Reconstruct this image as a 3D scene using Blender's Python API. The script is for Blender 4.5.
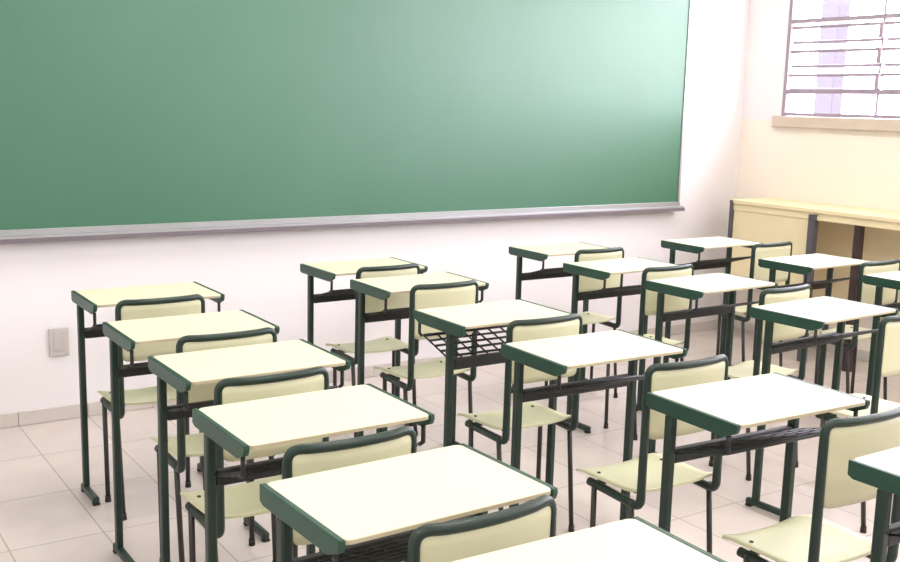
import bpy, bmesh, math, random
from mathutils import Vector, Matrix
random.seed(4)
for o in list(bpy.data.objects):
    bpy.data.objects.remove(o)
S = bpy.context.scene
COL = S.collection

# ------------------------------------------------------------------ camera
YAW, PITCH, ROLL, FL, CAMH = 0.58898, -0.1685, 0.02584, 1045.85, 1.55695
cy, sy, cp, sp = math.cos(YAW), math.sin(YAW), math.cos(PITCH), math.sin(PITCH)
f = Vector((sy*cp, cy*cp, sp)); r0 = Vector((cy, -sy, 0)); u0 = r0.cross(f)
c, s = math.cos(ROLL), math.sin(ROLL)
rv, uv = c*r0 + s*u0, -s*r0 + c*u0
cam_data = bpy.data.cameras.new('camera')
cam_data.sensor_width = 36.0
cam_data.lens = FL*36.0/900.0
cam_data.clip_start = 0.02
cam = bpy.data.objects.new('camera', cam_data); COL.objects.link(cam)
cam.matrix_world = Matrix(((rv.x, uv.x, -f.x, 0), (rv.y, uv.y, -f.y, 0), (rv.z, uv.z, -f.z, CAMH), (0, 0, 0, 1)))
S.camera = cam

# ------------------------------------------------------------------ light and exposure
S.view_settings.view_transform = 'Standard'
S.view_settings.look = 'None'
S.view_settings.gamma = 1.0
S.view_settings.exposure = 0.55
W = bpy.data.worlds.new('world'); S.world = W; W.use_nodes = True
bg = W.node_tree.nodes['Background']
bg.inputs['Color'].default_value = (0.95, 0.97, 1.0, 1)
bg.inputs['Strength'].default_value = 13.0

XR = 5.83          # right wall
YB = 5.08          # back wall
XL, YF, ZC = -2.5, -2.6, 3.1
SILL, WTOP = 1.53, 2.68
WY0, WY1 = -0.97, 4.745     # window run along the right wall (mullions each 0.715 m)

def area(name, loc, rot, sx, sy_, energy, col=(1, 1, 1), portal=False):
    l = bpy.data.lights.new(name, 'AREA'); l.shape = 'RECTANGLE'; l.size = sx; l.size_y = sy_
    l.energy = energy; l.color = col
    if portal: l.cycles.is_portal = True
    o = bpy.data.objects.new(name, l); COL.objects.link(o); o.location = loc; o.rotation_euler = rot
    return o
area('window_portal', (XR+0.2, (WY0+WY1)/2, (SILL+WTOP)/2), (0, math.radians(90), 0), WTOP-SILL, WY1-WY0, 1, portal=True)
FILL_LAMPS = [(x, y) for x in (-0.6, 1.9, 4.4) for y in (-1.2, 1.3, 3.8)]  # ceiling positions of the added, unseen fill lamps
FILL_LAMP_E = 15.0

# ------------------------------------------------------------------ materials
def lin(c):
    return tuple((v/12.92 if v <= .04045 else ((v+.055)/1.055)**2.4) for v in c)
def rgb(r, g, b): return lin((r/255, g/255, b/255)) + (1,)
def mat(name, col, rough=.5, metal=0, spec=.5, noise=0.0, nscale=30, bump=0.0):
    m = bpy.data.materials.new(name); m.use_nodes = True
    nt = m.node_tree; b = nt.nodes['Principled BSDF']
    b.inputs['Base Color'].default_value = col
    b.inputs['Roughness'].default_value = rough
    b.inputs['Metallic'].default_value = metal
    b.inputs['Specular IOR Level'].default_value = spec
    if noise or bump:
        tc = nt.nodes.new('ShaderNodeTexCoord'); n = nt.nodes.new('ShaderNodeTexNoise')
        n.inputs['Scale'].default_value = nscale; n.inputs['Detail'].default_value = 4
        nt.links.new(tc.outputs['Object'], n.inputs['Vector'])
        if noise:
            mx = nt.nodes.new('ShaderNodeMix'); mx.data_type = 'RGBA'
            mx.inputs[6].default_value = tuple(v*(1-noise) for v in col[:3]) + (1,)
            mx.inputs[7].default_value = tuple(min(1, v*(1+noise)) for v in col[:3]) + (1,)
            nt.links.new(n.outputs['Fac'], mx.inputs[0]); nt.links.new(mx.outputs[2], b.inputs['Base Color'])
        if bump:
            bp = nt.nodes.new('ShaderNodeBump'); bp.inputs['Strength'].default_value = bump
            bp.inputs['Distance'].default_value = .002
            nt.links.new(n.outputs['Fac'], bp.inputs['Height']); nt.links.new(bp.outputs['Normal'], b.inputs['Normal'])
    return m

M = {}
M['top'] = mat('cream_laminate', rgb(222, 219, 189), .5, noise=.02, nscale=60)
M['edge'] = mat('laminate_edge', rgb(190, 178, 150), .5)
M['green'] = mat('green_plastic_rail', rgb(30, 70, 54), .4)
M['tube'] = mat('dark_green_enamel', rgb(26, 48, 39), .4, noise=.08, nscale=12)
M['wire'] = mat('black_wire', rgb(30, 33, 34), .5)
M['legs'] = mat('dark_brown_enamel', rgb(46, 41, 38), .45)
M['shell'] = mat('cream_plastic_shell', rgb(208, 208, 172), .45, noise=.02, nscale=40)
M['rubber'] = mat('black_rubber', rgb(40, 36, 34), .7)
M['wall'] = mat('white_wall_paint', rgb(233, 230, 231), .7, noise=.012, nscale=6, bump=.05)
M['dado'] = mat('cream_wall_paint', rgb(244, 233, 220), .6, noise=.012, nscale=6, bump=.05)
M['ceil'] = mat('ceiling_paint', rgb(242, 242, 238), .8)
M['base'] = mat('baseboard_tile', rgb(205, 198, 192), .4, noise=.04, nscale=9)
M['alu'] = mat('grey_aluminium', rgb(178, 180, 182), .38, metal=.7)
M['ledge'] = mat('grey_ledge_lip', rgb(120, 112, 118), .45, metal=.2)
M['steel'] = mat('lilac_grey_window_steel', rgb(158, 144, 158), .5)
M['sill'] = mat('tan_sill_stone', rgb(206, 190, 174), .6, noise=.05, nscale=20)
M['outlet'] = mat('grey_plastic_plate', rgb(196, 190, 186), .5)
M['outlet2'] = mat('grey_plastic_insert', rgb(190, 184, 180), .5)
M['wood'] = mat('pale_yellow_laminate', rgb(238, 222, 182), .45, noise=.04, nscale=8)
M['post'] = mat('grey_steel_post', rgb(88, 84, 92), .4)
M['postb'] = mat('dark_brown_steel', rgb(62, 42, 40), .45)
M['pillar'] = mat('lilac_concrete', rgb(64, 60, 70), .8, noise=.04, nscale=5)
M['lampbody'] = mat('white_fill_lamp_body', rgb(235, 235, 235), .5)

def board_mat():
    m = mat('green_chalkboard', rgb(56, 132, 98), .46, spec=.6)
    nt = m.node_tree; b = nt.nodes['Principled BSDF']
    b.inputs['Coat Weight'].default_value = .6; b.inputs['Coat IOR'].default_value = 1.75; b.inputs['Coat Roughness'].default_value = .52
    tc = nt.nodes.new('ShaderNodeTexCoord'); mp = nt.nodes.new('ShaderNodeMapping'); n = nt.nodes.new('ShaderNodeTexNoise')
    mp.inputs['Scale'].default_value = (1.2, 1, .7)
    n.inputs['Scale'].default_value = 2.2; n.inputs['Detail'].default_value = 5
    cr = nt.nodes.new('ShaderNodeMix'); cr.data_type = 'RGBA'
    cr.inputs[6].default_value = rgb(28, 97, 66); cr.inputs[7].default_value = rgb(38, 107, 78)
    nt.links.new(tc.outputs['Object'], mp.inputs[0]); nt.links.new(mp.outputs[0], n.inputs['Vector'])
    nt.links.new(n.outputs['Fac'], cr.inputs[0]); nt.links.new(cr.outputs[2], b.inputs['Base Color'])
    return m
M['board'] = board_mat()

def floor_mat():
    m = mat('beige_floor_tile', rgb(222, 208, 198), .3)
    nt = m.node_tree; b = nt.nodes['Principled BSDF']; L = nt.links.new
    g = nt.nodes.new('ShaderNodeNewGeometry')
    mp = nt.nodes.new('ShaderNodeMapping'); mp.inputs['Location'].default_value = (-.96+.32*40, -5.08+.48*30, 0)
    br = nt.nodes.new('ShaderNodeTexBrick'); br.offset = 0.0; br.squash = 1.0
    br.inputs['Scale'].default_value = 1.0
    br.inputs['Brick Width'].default_value = .32; br.inputs['Row Height'].default_value = .48
    br.inputs['Mortar Size'].default_value = .0035; br.inputs['Mortar Smooth'].default_value = .3
    br.inputs['Color1'].default_value = rgb(219, 208, 202); br.inputs['Color2'].default_value = rgb(215, 204, 198)
    br.inputs['Mortar'].default_value = rgb(176, 164, 156)
    L(g.outputs['Position'], mp.inputs[0]); L(mp.outputs[0], br.inputs['Vector'])
    n = nt.nodes.new('ShaderNodeTexNoise'); n.inputs['Scale'].default_value = 7; n.inputs['Detail'].default_value = 5
    L(g.outputs['Position'], n.inputs['Vector'])
    mx = nt.nodes.new('ShaderNodeMix'); mx.data_type = 'RGBA'; mx.blend_type = 'MULTIPLY'; mx.inputs[0].default_value = .18
    L(br.outputs['Color'], mx.inputs[6]); L(n.outputs['Fac'], mx.inputs[7]); L(mx.outputs[2], b.inputs['Base Color'])
    return m
M['floor'] = floor_mat()

def glass_mat():
    m = bpy.data.materials.new('window_glass'); m.use_nodes = True
    nt = m.node_tree; nt.nodes.clear(); L = nt.links.new
    out = nt.nodes.new('ShaderNodeOutputMaterial'); t = nt.nodes.new('ShaderNodeBsdfTransparent')
    t.inputs[0].default_value = (.93, .90, .95, 1)
    g = nt.nodes.new('ShaderNodeBsdfGlossy'); g.inputs['Roughness'].default_value = .05
    mx = nt.nodes.new('ShaderNodeMixShader'); mx.inputs[0].default_value = .06
    L(t.outputs[0], mx.inputs[1]); L(g.outputs[0], mx.inputs[2]); L(mx.outputs[0], out.inputs[0])
    return m
M['glass'] = glass_mat()
def emit_mat():
    m = bpy.data.materials.new('lit_fill_tube'); m.use_nodes = True
    b = m.node_tree.nodes['Principled BSDF']
    b.inputs['Emission Color'].default_value = (1, .98, .94, 1); b.inputs['Emission Strength'].default_value = 4
    return m
M['lit'] = emit_mat()

# ------------------------------------------------------------------ mesh helpers
def box(bm, x0, x1, y0, y1, z0, z1, bev=0.0, mi=0, mtx=None):
    t = bmesh.new(); bmesh.ops.create_cube(t, size=1)
    for v in t.verts:
        v.co = Vector(((x0+x1)/2 + v.co.x*(x1-x0), (y0+y1)/2 + v.co.y*(y1-y0), (z0+z1)/2 + v.co.z*(z1-z0)))
    if bev:
        bmesh.ops.bevel(t, geom=t.edges[:], offset=bev, segments=2, profile=.5, affect='EDGES')
    join(bm, t, mi, mtx)
def join(bm, t, mi=0, mtx=None):
    if mtx: t.transform(mtx)
    bmesh.ops.recalc_face_normals(t, faces=t.faces[:])
    mp = {v: bm.verts.new(v.co) for v in t.verts}
    for fc in t.faces:
        nf = bm.faces.new([mp[v] for v in fc.verts]); nf.material_index = mi; nf.smooth = fc.smooth
    t.free()
def fillet(pts, rad, n=5):
    """round the inner corners of a polyline"""
    pts = [Vector(p) for p in pts]; out = [pts[0]]
    for i in range(1, len(pts)-1):
        a, b, c_ = pts[i-1], pts[i], pts[i+1]
        r = rad[i-1] if isinstance(rad, (list, tuple)) else rad
        d1, d2 = (a-b), (c_-b)
        if r <= 0 or d1.length < 1e-6 or d2.length < 1e-6: out.append(b); continue
        k = min(r, d1.length*.49, d2.length*.49)
        p, q = b+d1.normalized()*k, b+d2.normalized()*k
        for j in range(n+1):
            t = j/n; out.append((1-t)**2*p + 2*(1-t)*t*b + t*t*q)
    out.append(pts[-1]); return out
def tube(bm, pts, r, seg=10, sx=1.0, mi=0):
    """sweep a circle along a polyline with rotation-minimising frames; r number or list"""
    pts = [Vector(p) for p in pts]; n = len(pts)
    t = bmesh.new(); rings = []; nrm = None
    for i in range(n):
        d = (pts[min(i+1, n-1)] - pts[max(i-1, 0)]).normalized()
        if nrm is None:
            nrm = d.orthogonal().normalized()
        nrm = (nrm - d*nrm.dot(d)).normalized(); bi = d.cross(nrm)
        rr = r[i] if isinstance(r, (list, tuple)) else r
        rings.append([t.verts.new(pts[i] + rr*(math.cos(2*math.pi*k/seg)*nrm + math.sin(2*math.pi*k/seg)*bi)) for k in range(seg)])
    for i in range(n-1):
        for k in range(seg):
            fc = t.faces.new((rings[i][k], rings[i][(k+1) % seg], rings[i+1][(k+1) % seg], rings[i+1][k])); fc.smooth = True
    t.faces.new(rings[0][::-1]); t.faces.new(rings[-1])
    join(bm, t, mi)
def sheet(bm, fn, nu, nv, th, mi=0):
    """solid curved panel: fn(u, v, w) with u, v, in 0..1 and w 0 (front) or 1 (back)"""
    t = bmesh.new()
    A = [[t.verts.new(fn(i/nu, j/nv, 0)) for j in range(nv+1)] for i in range(nu+1)]
    B = [[t.verts.new(fn(i/nu, j/nv, 1)) for j in range(nv+1)] for i in range(nu+1)]
    for i in range(nu):
        for j in range(nv):
            for G, rev in ((A, False), (B, True)):
                q = [G[i][j], G[i+1][j], G[i+1][j+1], G[i][j+1]]
                fc = t.faces.new(q[::-1] if rev else q); fc.smooth = True
    def side(a, b, c_, d): t.faces.new((a, b, c_, d))
    for i in range(nu):
        side(A[i][0], A[i+1][0], B[i+1][0], B[i][0]); side(A[i][nv], A[i+1][nv], B[i+1][nv], B[i][nv])
    for j in range(nv):
        side(A[0][j], A[0][j+1], B[0][j+1], B[0][j]); side(A[nu][j], A[nu][j+1], B[nu][j+1], B[nu][j])
    join(bm, t, mi)
def obj(name, bm, mats, parent=None, loc=None):
    me = bpy.data.meshes.new(name); bm.to_mesh(me); bm.free()
    for m in (mats if isinstance(mats, (list, tuple)) else [mats]): me.materials.append(M[m])
    o = bpy.data.objects.new(name, me); COL.objects.link(o)
    if parent: o.parent = parent
    if loc: o.location = loc
    return o
def boxobj(name, mats, parent, *a, bev=0.0):
    bm = bmesh.new(); box(bm, *a, bev=bev); return obj(name, bm, mats, parent)
def struct(o): o['kind'] = 'structure'; return o
def thing(name, label, cat, loc=(0, 0, 0), rz=0, group=None):
    o = bpy.data.objects.new(name, None); COL.objects.link(o); o.empty_display_size = .1
    o.location = loc; o.rotation_euler = (0, 0, rz); tag(o, label, cat, group); return o
def tag(o, label, cat, group=None):
    o['label'] = label; o['category'] = cat
    if group: o['group'] = group
    return o
def dup(root, loc, rz, label):
    r = root.copy(); COL.objects.link(r); r.location = loc; r.rotation_euler = (0, 0, rz); r['label'] = label
    for ch in list(root.children):
        k = ch.copy(); COL.objects.link(k); k.parent = r
        for g in list(ch.children):
            q = g.copy(); COL.objects.link(q); q.parent = k
    return r

# ------------------------------------------------------------------ room shell
T = .16
bm = bmesh.new(); box(bm, XL-T, XR+T, YF-T, YB+T, -.12, 0); struct(obj('floor', bm, 'floor'))
bm = bmesh.new(); box(bm, XL-T, XR+T, YF-T, YB+T, ZC, ZC+.12); struct(obj('ceiling', bm, 'ceil'))
bm = bmesh.new(); box(bm, XL-T, XR+T, YB, YB+T, 0, ZC); struct(obj('wall_back', bm, 'wall'))
bm = bmesh.new(); box(bm, XL-T, XL, YF, YB, 0, ZC); struct(obj('wall_left', bm, 'wall'))
bm = bmesh.new(); box(bm, XL-T, XR+T, YF-T, YF, 0, ZC); struct(obj('wall_front', bm, 'wall'))
bm = bmesh.new()
DADO = SILL-.075
box(bm, XR, XR+T, YF, YB, 0, DADO, mi=1)
box(bm, XR, XR+T, YF, YB, DADO, SILL-.03, mi=1)
box(bm, XR, XR+T, YF, YB, WTOP, ZC)
box(bm, XR, XR+T, WY1, YB, SILL-.03, WTOP)
box(bm, XR, XR+T, YF, WY0, SILL-.03, WTOP)
struct(obj('wall_right', bm, ['wall', 'dado']))
bm = bmesh.new()
x = .958 - .32*11
while x < XR:
    box(bm, max(XL, x)+.001, min(x+.32, XR)-.001, YB-.012, YB-.0005, .001, .068, bev=.002); x += .32
struct(obj('baseboard_back', bm, 'base'))
bm = bmesh.new(); box(bm, XR-.012, XR-.0005, YF+.001, YB-.014, .001, .068, bev=.002); struct(obj('baseboard_right', bm, 'base'))

# window: steel frame, mullions every 0.715 m, three pivoting panes between fixed lights
bm = bmesh.new(); box(bm, XR-.035, XR+T, WY0-.03, WY1+.045, SILL-.075, SILL-.002, bev=.004); struct(obj('trim_1', bm, 'sill'))
win = struct(bpy.data.objects.new('window_1', None)); COL.objects.link(win); win.location = (XR, (WY0+WY1)/2, SILL)
wx = .05; wy = (WY0+WY1)/2
def wob(name, bm, m):
    bm.transform(Matrix.Translation((-XR, -wy, -SILL)))
    return obj(name, bm, m, win)
bm = bmesh.new()
box(bm, XR+.005, XR+.055, WY0, WY1, SILL, SILL+.022)
box(bm, XR+.005, XR+.055, WY0, WY1, WTOP-.03, WTOP)
box(bm, XR+.005, XR+.055, WY1-.026, WY1, SILL+.022, WTOP-.03)
box(bm, XR+.005, XR+.055, WY0, WY0+.026, SILL+.022, WTOP-.03)
wob('window_frame', bm, 'steel')
ZB = [(1.690, .026), (2.148, .026)]                 # fixed bars
for z, h in ZB:
    bm = bmesh.new(); box(bm, XR+.0, XR+.045, WY0+.026, WY1-.026, z-h/2, z+h/2); wob('window_bar', bm, 'steel')
ny = 8; dy = (WY1-WY0)/ny
for i in range(1, ny):
    y = WY1 - i*dy
    bm = bmesh.new()
    box(bm, XR+.012, XR+.03, y-.007, y+.007, SILL+.022, 1.677); box(bm, XR+.012, XR+.03, y-.007, y+.007, 1.703, 2.135)
    box(bm, XR+.012, XR+.03, y-.007, y+.007, 2.161, WTOP-.03)
    for z in (1.76, 1.915, 2.07):
        box(bm, XR-.012, XR+.028, y-.014, y+.014, z-.05, z+.045, bev=.003)
    wob('mullion', bm, 'steel')
for i in range(ny):
    y0, y1 = WY1-(i+1)*dy+.012, WY1-i*dy-.012
    if i == 0: y1 -= .02
    if i == ny-1: y0 += .02
    for z in (1.752, 1.907, 2.062):                  # tilted sashes
        mt = Matrix.Translation((XR+.03, 0, z)) @ Matrix.Rotation(math.radians(-14), 4, 'Y')
        bm = bmesh.new()
        box(bm, -.006, .006, y0, y1, .038, .056, mtx=mt); box(bm, -.006, .006, y0, y1, -.060, -.042, mtx=mt)
        sash = wob('sash', bm, 'steel')
        bm = bmesh.new(); box(bm, -.002, .002, y0, y1, -.042, .038, mtx=mt)
        bm.transform(Matrix.Translation((-XR, -wy, -SILL))); obj('pane', bm, 'glass', sash)
    for za, zb_ in ((SILL+.023, 1.676), (2.162, WTOP-.031)):
        bm = bmesh.new(); box(bm, XR+.019, XR+.023, y0-.004, y1+.004, za, zb_); wob('pane', bm, 'glass')
# pillar standing outside the window
bm = bmesh.new(); box(bm, 7.95, 8.10, 5.93, 6.12, -.1, 4.2, bev=.01)
tag(obj('concrete_pillar', bm, 'pillar'), 'pale lilac concrete pillar standing outdoors behind the window bars', 'pillar')
bm = bmesh.new(); box(bm, XR+T, 30, -20, 30, -.2, -.12); struct(obj('ground', bm, 'sill'))

# ------------------------------------------------------------------ chalkboard
BX0, BX1, BZ0, BZ1 = -1.53, 5.235, .90, 2.36
cb = thing('chalkboard', 'wide green chalkboard with grey metal frame mounted on the back wall', 'chalkboard', (1.85, YB, BZ0))
off = Matrix.Translation((-1.85, -YB, -BZ0))
def cbo(name, bm, m):
    bm.transform(off); return obj(name, bm, m, cb)
seam = [BX0+.018, .715, 2.963, BX1-.018]
for a, b in zip(seam[:-1], seam[1:]):
    bm = bmesh.new(); box(bm, a+.0003, b-.0003, YB-.022, YB-.001, BZ0+.005, BZ1-.015); cbo('writing_panel', bm, 'board')
bm = bmesh.new(); box(bm, BX1-.018, BX1, YB-.03, YB-.001, BZ0, BZ1, bev=.003); cbo('frame_side', bm, 'alu')
bm = bmesh.new(); box(bm, BX0, BX0+.018, YB-.03, YB-.001, BZ0, BZ1, bev=.003); cbo('frame_side', bm, 'alu')
bm = bmesh.new(); box(bm, BX0, BX1, YB-.03, YB-.001, BZ1-.015, BZ1+.005, bev=.003); cbo('frame_top', bm, 'alu')
bm = bmesh.new(); box(bm, BX0, BX1, YB-.075, YB-.001, BZ0-.006, BZ0+.008, bev=.002); cbo('chalk_ledge', bm, 'alu')
bm = bmesh.new(); box(bm, BX0, BX1, YB-.082, YB-.074, BZ0-.022, BZ0+.0, bev=.002); cbo('ledge_lip', bm, 'ledge')
bm = bmesh.new(); box(bm, BX0, BX1, YB-.034, YB-.0225, BZ0+.008, BZ0+.036, bev=.002); cbo('frame_bottom', bm, 'alu')

# wall outlet
bo = thing('wall_outlet', 'square grey outlet plate low on the back wall beside the leftmost row', 'outlet', (1.156, YB, .388))
bm = bmesh.new(); box(bm, -.046, .046, -.012, -.0005, -.069, .069, bev=.004); obj('cover_plate', bm, 'outlet', bo)
bm = bmesh.new(); box(bm, -.026, .026, -.016, -.011, -.045, .045, bev=.002); obj('socket_insert', bm, 'outlet2', bo)

# ------------------------------------------------------------------ school desk
DW, DD, DH = .5025, .3285, .80
def make_desk(label):
    t = thing('school_desk', label, 'desk', group='school desks in rows')
    # laminate top with rounded corners
    bm = bmesh.new()
    hx, hy, rc = DW/2-.012, DD/2, .018
    prof = []
    for cx_, cy_, a0 in ((hx-rc, hy-rc, 0), (-hx+rc, hy-rc, 90), (-hx+rc, -hy+rc, 180), (hx-rc, -hy+rc, 270)):
        for k in range(5):
            a = math.radians(a0+k*22.5); prof.append((cx_+rc*math.cos(a), cy_+rc*math.sin(a)))
    tb = bmesh.new()
    lo = [tb.verts.new((x, y, DH-.010)) for x, y in prof]
    hi = [tb.verts.new((x, y, DH-.002)) for x, y in prof]
    hi2 = [tb.verts.new((x*.995, y*.993, DH)) for x, y in prof]
    n = len(prof); tb.faces.new(lo[::-1]); tb.faces.new(hi2)
    for k in range(n):
        tb.faces.new((lo[k], lo[(k+1) % n], hi[(k+1) % n], hi[k])).material_index = 1
        tb.faces.new((hi[k], hi[(k+1) % n], hi2[(k+1) % n], hi2[k]))
    me_i = {fc.index: fc.material_index for fc in tb.faces}
    bmesh.ops.recalc_face_normals(tb, faces=tb.faces[:])
    mp = {v: bm.verts.new(v.co) for v in tb.verts}
    for fc in tb.faces:
        nf = bm.faces.new([mp[v] for v in fc.verts]); nf.material_index = fc.material_index
    tb.free(); obj('tabletop', bm, ['top', 'edge'], t)
    for sgn in (-1, 1):
        xo = sgn*(DW/2-.008)
        # side rail with a slanted front end
        bm = bmesh.new(); b2 = bmesh.new()
        pr = [(DD/2, DH+.001), (DD/2, DH-.034), (DD/2-.015, DH-.041), (-DD/2+.045, DH-.041), (-DD/2+.006, DH-.024), (-DD/2, DH-.010), (-DD/2+.002, DH+.001)]
        A = [b2.verts.new((xo-.007, y, z)) for y, z in pr]; B = [b2.verts.new((xo+.007, y, z)) for y, z in pr]
        b2.faces.new(A); b2.faces.new(B[::-1])
        for k in range(len(pr)):
            b2.faces.new((A[k], A[(k+1) % len(pr)], B[(k+1) % len(pr)], B[k]))
        bmesh.ops.recalc_face_normals(b2, faces=b2.faces[:])
        bmesh.ops.bevel(b2, geom=b2.edges[:], offset=.0025, segments=2, profile=.5, affect='EDGES')
        join(bm, b2); obj('side_rail', bm, 'green', t)
        xl = sgn*(DW/2-.0125)
        bm = bmesh.new(); box(bm, xl-.0115, xl+.0115, .062, .090, .03, DH-.040, bev=.005); obj('leg', bm, 'tube', t)
        bm = bmesh.new(); box(bm, xl-.0135, xl+.0125, -.075, .118, .008, .034, bev=.008); fo = obj('foot', bm, 'tube', t)
        for yy in (-.062, .104):
            bm = bmesh.new(); box(bm, xl-.013, xl+.013, yy-.012, yy+.012, .0, .01, bev=.002); obj('glide', bm, 'rubber', fo)
        # front bracket carrying the basket
        bm = bmesh.new(); tube(bm, [(xl, -DD/2+.035, DH-.036), (xl, -DD/2+.035, .722), (xl, -DD/2+.05, .712)], .006, 8); obj('basket_bracket', bm, 'wire', t)
    # cross bar between legs
    bm = bmesh.new(); box(bm, -DW/2+.0252, DW/2-.0252, .064, .088, .626, .666, bev=.005); obj('cross_bar', bm, 'wire', t)
    # wire book basket rising towards the seat
    bm = bmesh.new(); y0, z0, y1, z1 = .076, .654, -DD/2+.05, .712
    hx = DW/2-.022
    for k in range(6):
        q = k/5; y, z = y0+(y1-y0)*q, z0+(z1-z0)*q
        tube(bm, [(-hx, y, z), (hx, y, z)], .0045 if 0 < k < 5 else .006, 7)
    for k in range(9):
        xx = -hx + 2*hx*k/8
        tube(bm, [(xx, y0, z0), (xx, y1, z1)], .0035, 6)
    obj('book_basket', bm, 'wire', t)
    return t

# ------------------------------------------------------------------ school chair (origin under the back, +y towards the desk)
CW, CZ = .335, .83
def make_chair(label):
    t = thing('school_chair', label, 'chair', group='school chairs in rows')
    w = CW/2
    bow = lambda x: -.026*(1-(x/w)**2)
    rt = .0115
    # arch of the back with uprights that bend forward into the seat rails
    top = []
    for k in range(13):
        x = -w+.045 + (2*w-.09)*k/12
        top.append((x, bow(x), CZ-rt))
    left = fillet([(-w+rt, .235, .398), (-w+rt, .0, .392), (-w+rt, 0, CZ-rt), (-w+.07, bow(w-.07), CZ-rt)], [.03, .05], 6)[:-1]
    right = [(-p[0], p[1], p[2]) for p in left][::-1]
    pts = [tuple(p) for p in left] + [p for p in top if abs(p[0]) < w-.062] + right
    rad = [(.0135 if (p[2] < .615) else rt) for p in pts]
    bm = bmesh.new(); tube(bm, pts, rad, 12); obj('back_frame', bm, 'tube', t)
    # backrest shell
    def fb(u, v, k):
        x = (-1+2*u)*(w-.012); z = .60 + v*(CZ-.018-.60)
        rr = .03; e = max(0, (rr-min(u, 1-u)*2*(w-.012))/rr)     # rounded lower corners
        if v < .25: z += (1-v/.25)*rr*(1-math.sqrt(max(0, 1-e*e)))
        y = bow(x)*(.55+.45*v) + .004 - k*.008
        return (x, y, z)
    bm = bmesh.new(); sheet(bm, fb, 20, 8, .008); obj('backrest', bm, 'shell', t)
    # seat shell, waterfall front
    def fs(u, v, k):
        y = .018 + v*.30
        hw = w*(.94+.06*math.sin(math.pi*min(1, v*1.2)/1.0*.5))
        e = max(0, (v-.82)/.18); hw2 = hw - .03*(1-math.sqrt(max(0, 1-e*e)))
        x = (-1+2*u)*hw2
        z = .418 + .012*abs(2*u-1)**2.5 + .012*math.exp(-v*9) - .02*max(0, (v-.75)/.25)**2 + (.0 if k == 0 else -.008)
        return (x, y, z)
    bm = bmesh.new(); sheet(bm, fs, 14, 14, .008); seat = obj('seat', bm, 'shell', t)
    for sgn in (-1, 1):
        for yy in (.05, .22):
            bm = bmesh.new(); tube(bm, [(sgn*(w-.035), yy, .418), (sgn*(w-.035), yy, .428)], .006, 8); obj('rivet', bm, 'rubber', seat)
        xs = sgn*(w-.008)
        for ya, yb in ((.205, .20), (.035, -.005)):
            bm = bmesh.new(); tube(bm, [(sgn*(w-.006), ya, .405), (xs, yb, .012)], .009, 10); lg = obj('leg', bm, 'legs', t)
            bm = bmesh.new(); tube(bm, [(xs, yb, .0), (xs, yb, .024)], [.012, .011], 10); obj('rubber_tip', bm, 'rubber', lg)
    bm = bmesh.new(); tube(bm, [(-w+.012, .215, .396), (w-.012, .215, .396)], .009, 10); obj('cross_bar', bm, 'tube', t)
    return t

ORD = ['', 'first', 'second', 'third', 'fourth', 'fifth', 'sixth']
ROW = {'L': 'leftmost row', 'M': 'second row from the left', 'R': 'third row from the left', 'F': 'rightmost row'}
DESKS = {
    'L1': (1.245, 3.975, -0.0045), 'L2': (1.191, 3.344, -0.0069), 'L3': (1.177, 2.812, 0.0020),
    'L4': (1.106, 2.244, 0.0013), 'L5': (1.048, 1.695, 0.0240), 'L6': (1.085, 1.194, -0.0287),
    'M1': (2.347, 4.239, 0.0145), 'M2': (2.346, 3.746, -0.0077), 'M3': (2.241, 3.061, -0.0005),
    'M4': (2.204, 2.458, -0.0276), 'M5': (2.209, 1.800, -0.0431), 'M6': (2.227, 1.188, 0.0),
    'R1': (3.620, 4.319, -0.0106), 'R2': (3.515, 3.735, 0.0057), 'R3': (3.530, 3.180, 0.0253), 'R4': (3.470, 2.539, 0.0456),
    'F1': (4.625, 4.186, -0.0019), 'F2': (4.568, 3.424, 0.0120), 'F3': (4.618, 2.839, 0.0)}
CHAIRS = {'L1': (-.03, .25), 'L2': (.024, .27), 'L3': (-.046, .27), 'L4': (-.044, .28), 'L5': (.018, .23),
          'M1': (.013, .2), 'M2': (-.0, .2), 'M3': (.038, .26), 'M4': (.075, .34), 'M5': (.07, .29),
          'R1': (.046, .24), 'R2': (.05, .25), 'R3': (.075, .34), 'R4': (.07, .30), 'F1': (.14, .32), 'F2': (.15, .275)}
DLAB = {
    'L1': 'cream-topped green-framed desk nearest the outlet plate, first from chalkboard in leftmost row',
    'L2': 'cream-topped green-framed desk, second from the chalkboard in the leftmost row',
    'L3': 'cream-topped green-framed desk, third from the chalkboard in the leftmost row',
    'L4': 'cream-topped desk with green side rails, fourth from the chalkboard in the leftmost row',
    'L5': 'large cream-topped desk with thick green rail, fifth from the chalkboard in leftmost row',
    'L6': 'cream desk top cut by the bottom edge of the photo, nearest in leftmost row',
    'M1': 'cream-topped green-framed desk, first from the chalkboard in the second row from left',
    'M2': 'cream-topped green-framed desk, second from the chalkboard in the second row from left',
    'M3': 'cream-topped green-framed desk, third from the chalkboard in the second row from left',
    'M4': 'cream-topped green-framed desk, fourth from the chalkboard in the second row from left',
    'M5': 'large cream desk showing its wire basket, fifth from chalkboard in second row from left',
    'M6': 'white-topped desk cut by the right edge of the photo at lower right',
    'R1': 'small far desk under the chalkboard ledge, first in the third row from left',
    'R2': 'cream-topped green-framed desk, second from the chalkboard in the third row from left',
    'R3': 'cream-topped green-framed desk, third from the chalkboard in the third row from left',
    'R4': 'bright cream-topped desk, fourth from the chalkboard in the third row from left',
    'F1': 'far cream-topped desk right of the chalkboard corner, first in the rightmost row',
    'F2': 'bright cream-topped desk in front of the yellow side counter, second in rightmost row',
    'F3': 'desk cut by the right photo edge, third from the back wall in rightmost row'}
proto = None
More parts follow.
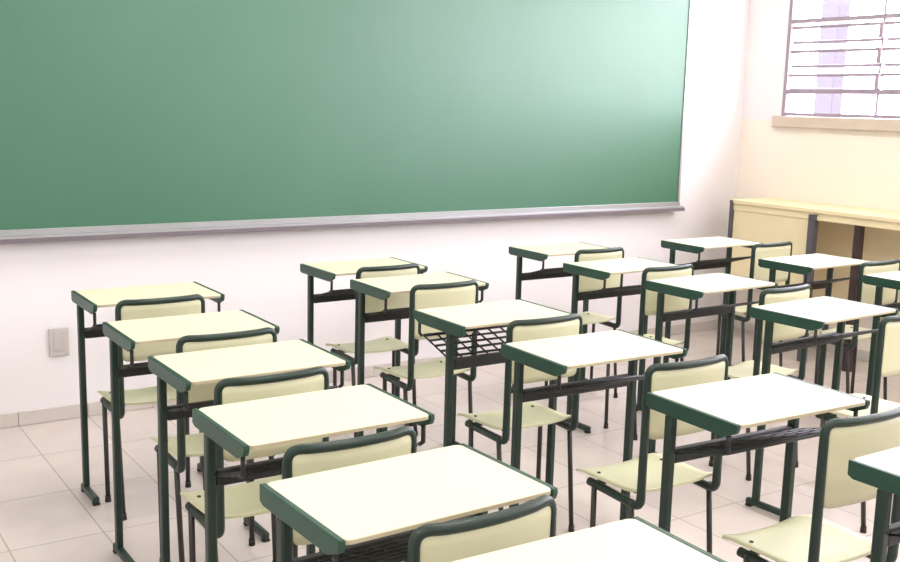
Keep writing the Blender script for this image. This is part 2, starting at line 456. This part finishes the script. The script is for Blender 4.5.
for k, (x, y, a) in DESKS.items():
    rz = a + (math.pi if k == 'M3' else 0)
    if proto is None:
        proto = make_desk(DLAB[k]); proto.location = (x, y, 0); proto.rotation_euler = (0, 0, rz)
    else: dup(proto, (x, y, 0), rz, DLAB[k])
proto = None
for k, (cx_, of) in CHAIRS.items():
    x, y, a = DESKS[k]; ca, sa = math.cos(a), math.sin(a)
    loc = (x + ca*cx_ + sa*of, y + sa*cx_ - ca*of, 0)
    end = {'M5': 'cream green-framed chair at lower right, behind the large desk with wire basket',
           'L5': 'largest cream green-framed chair back, bottom centre, fifth from chalkboard in leftmost row',
           'R4': 'cream chair cut by right photo edge, fourth from chalkboard in third row'}.get(k)
    lab = end or 'cream green-framed chair, %s from chalkboard in %s' % (ORD[int(k[1])], ROW[k[0]])
    if proto is None:
        proto = make_chair(lab); proto.location = loc; proto.rotation_euler = (0, 0, a)
    else: dup(proto, loc, a, lab)

# ------------------------------------------------------------------ side counter along the right wall
CXF = 5.45
t = thing('side_counter', 'long pale yellow side counter on steel posts along the right wall', 'counter', ((CXF+XR)/2, 3.6, 0))
o = Matrix.Translation((-(CXF+XR)/2, -3.6, 0))
def ct(name, m, *a, bev=.003):
    bm = bmesh.new(); box(bm, *a, bev=bev); bm.transform(o); return obj(name, bm, m, t)
ct('counter_top', 'wood', CXF-.01, XR-.002, 2.2, 4.80, .945, .97)
ct('apron', 'wood', CXF, CXF+.02, 2.2, 4.79, .90, .945)
ct('front_panel', 'wood', CXF+.004, CXF+.02, 4.15, 4.765, .42, .90)
ct('leg', 'post', CXF-.014, CXF+.016, 4.765, 4.79, 0, .965)
ct('leg', 'post', CXF-.02, CXF+.02, 4.10, 4.15, 0, .935)
ct('leg', 'postb', CXF+.022, CXF+.06, 3.80, 3.85, 0, .945)
ct('leg', 'postb', CXF+.022, CXF+.06, 2.3, 2.35, 0, .945)
ct('back_panel', 'wood', XR-.03, XR-.014, 2.25, 4.75, .3, .945)

# ------------------------------------------------------------------ unseen ceiling lamps, added as fill to brighten the room
LL = ['near the back wall', 'over the middle of the room', 'at the rear of the room']
proto = None
def make_fill_lamp(label):
    t = thing('added_fill_lamp', label, 'lamp', group='added fluorescent ceiling fill lamps')
    bm = bmesh.new(); box(bm, -.1, .1, -.62, .62, -.06, 0, bev=.006); obj('housing', bm, 'lampbody', t)
    for xx in (-.045, .045):
        bm = bmesh.new(); tube(bm, [(xx, -.6, -.078), (xx, .6, -.078)], .016, 10); obj('tube', bm, 'lit', t)
    return t
for i, (x, y) in enumerate(FILL_LAMPS):
    lab = '%s added fluorescent ceiling fill lamp %s' % (['left', 'middle', 'right'][i//3], LL[2-i % 3])
    if proto is None:
        proto = make_fill_lamp(lab); proto.location = (x, y, ZC)
    else: dup(proto, (x, y, ZC), 0, lab)
    area('fill_lamp_light', (x, y, ZC-.11), (0, 0, 0), .25, 1.2, FILL_LAMP_E, (1, .985, .95))  # fill light under each added lamp
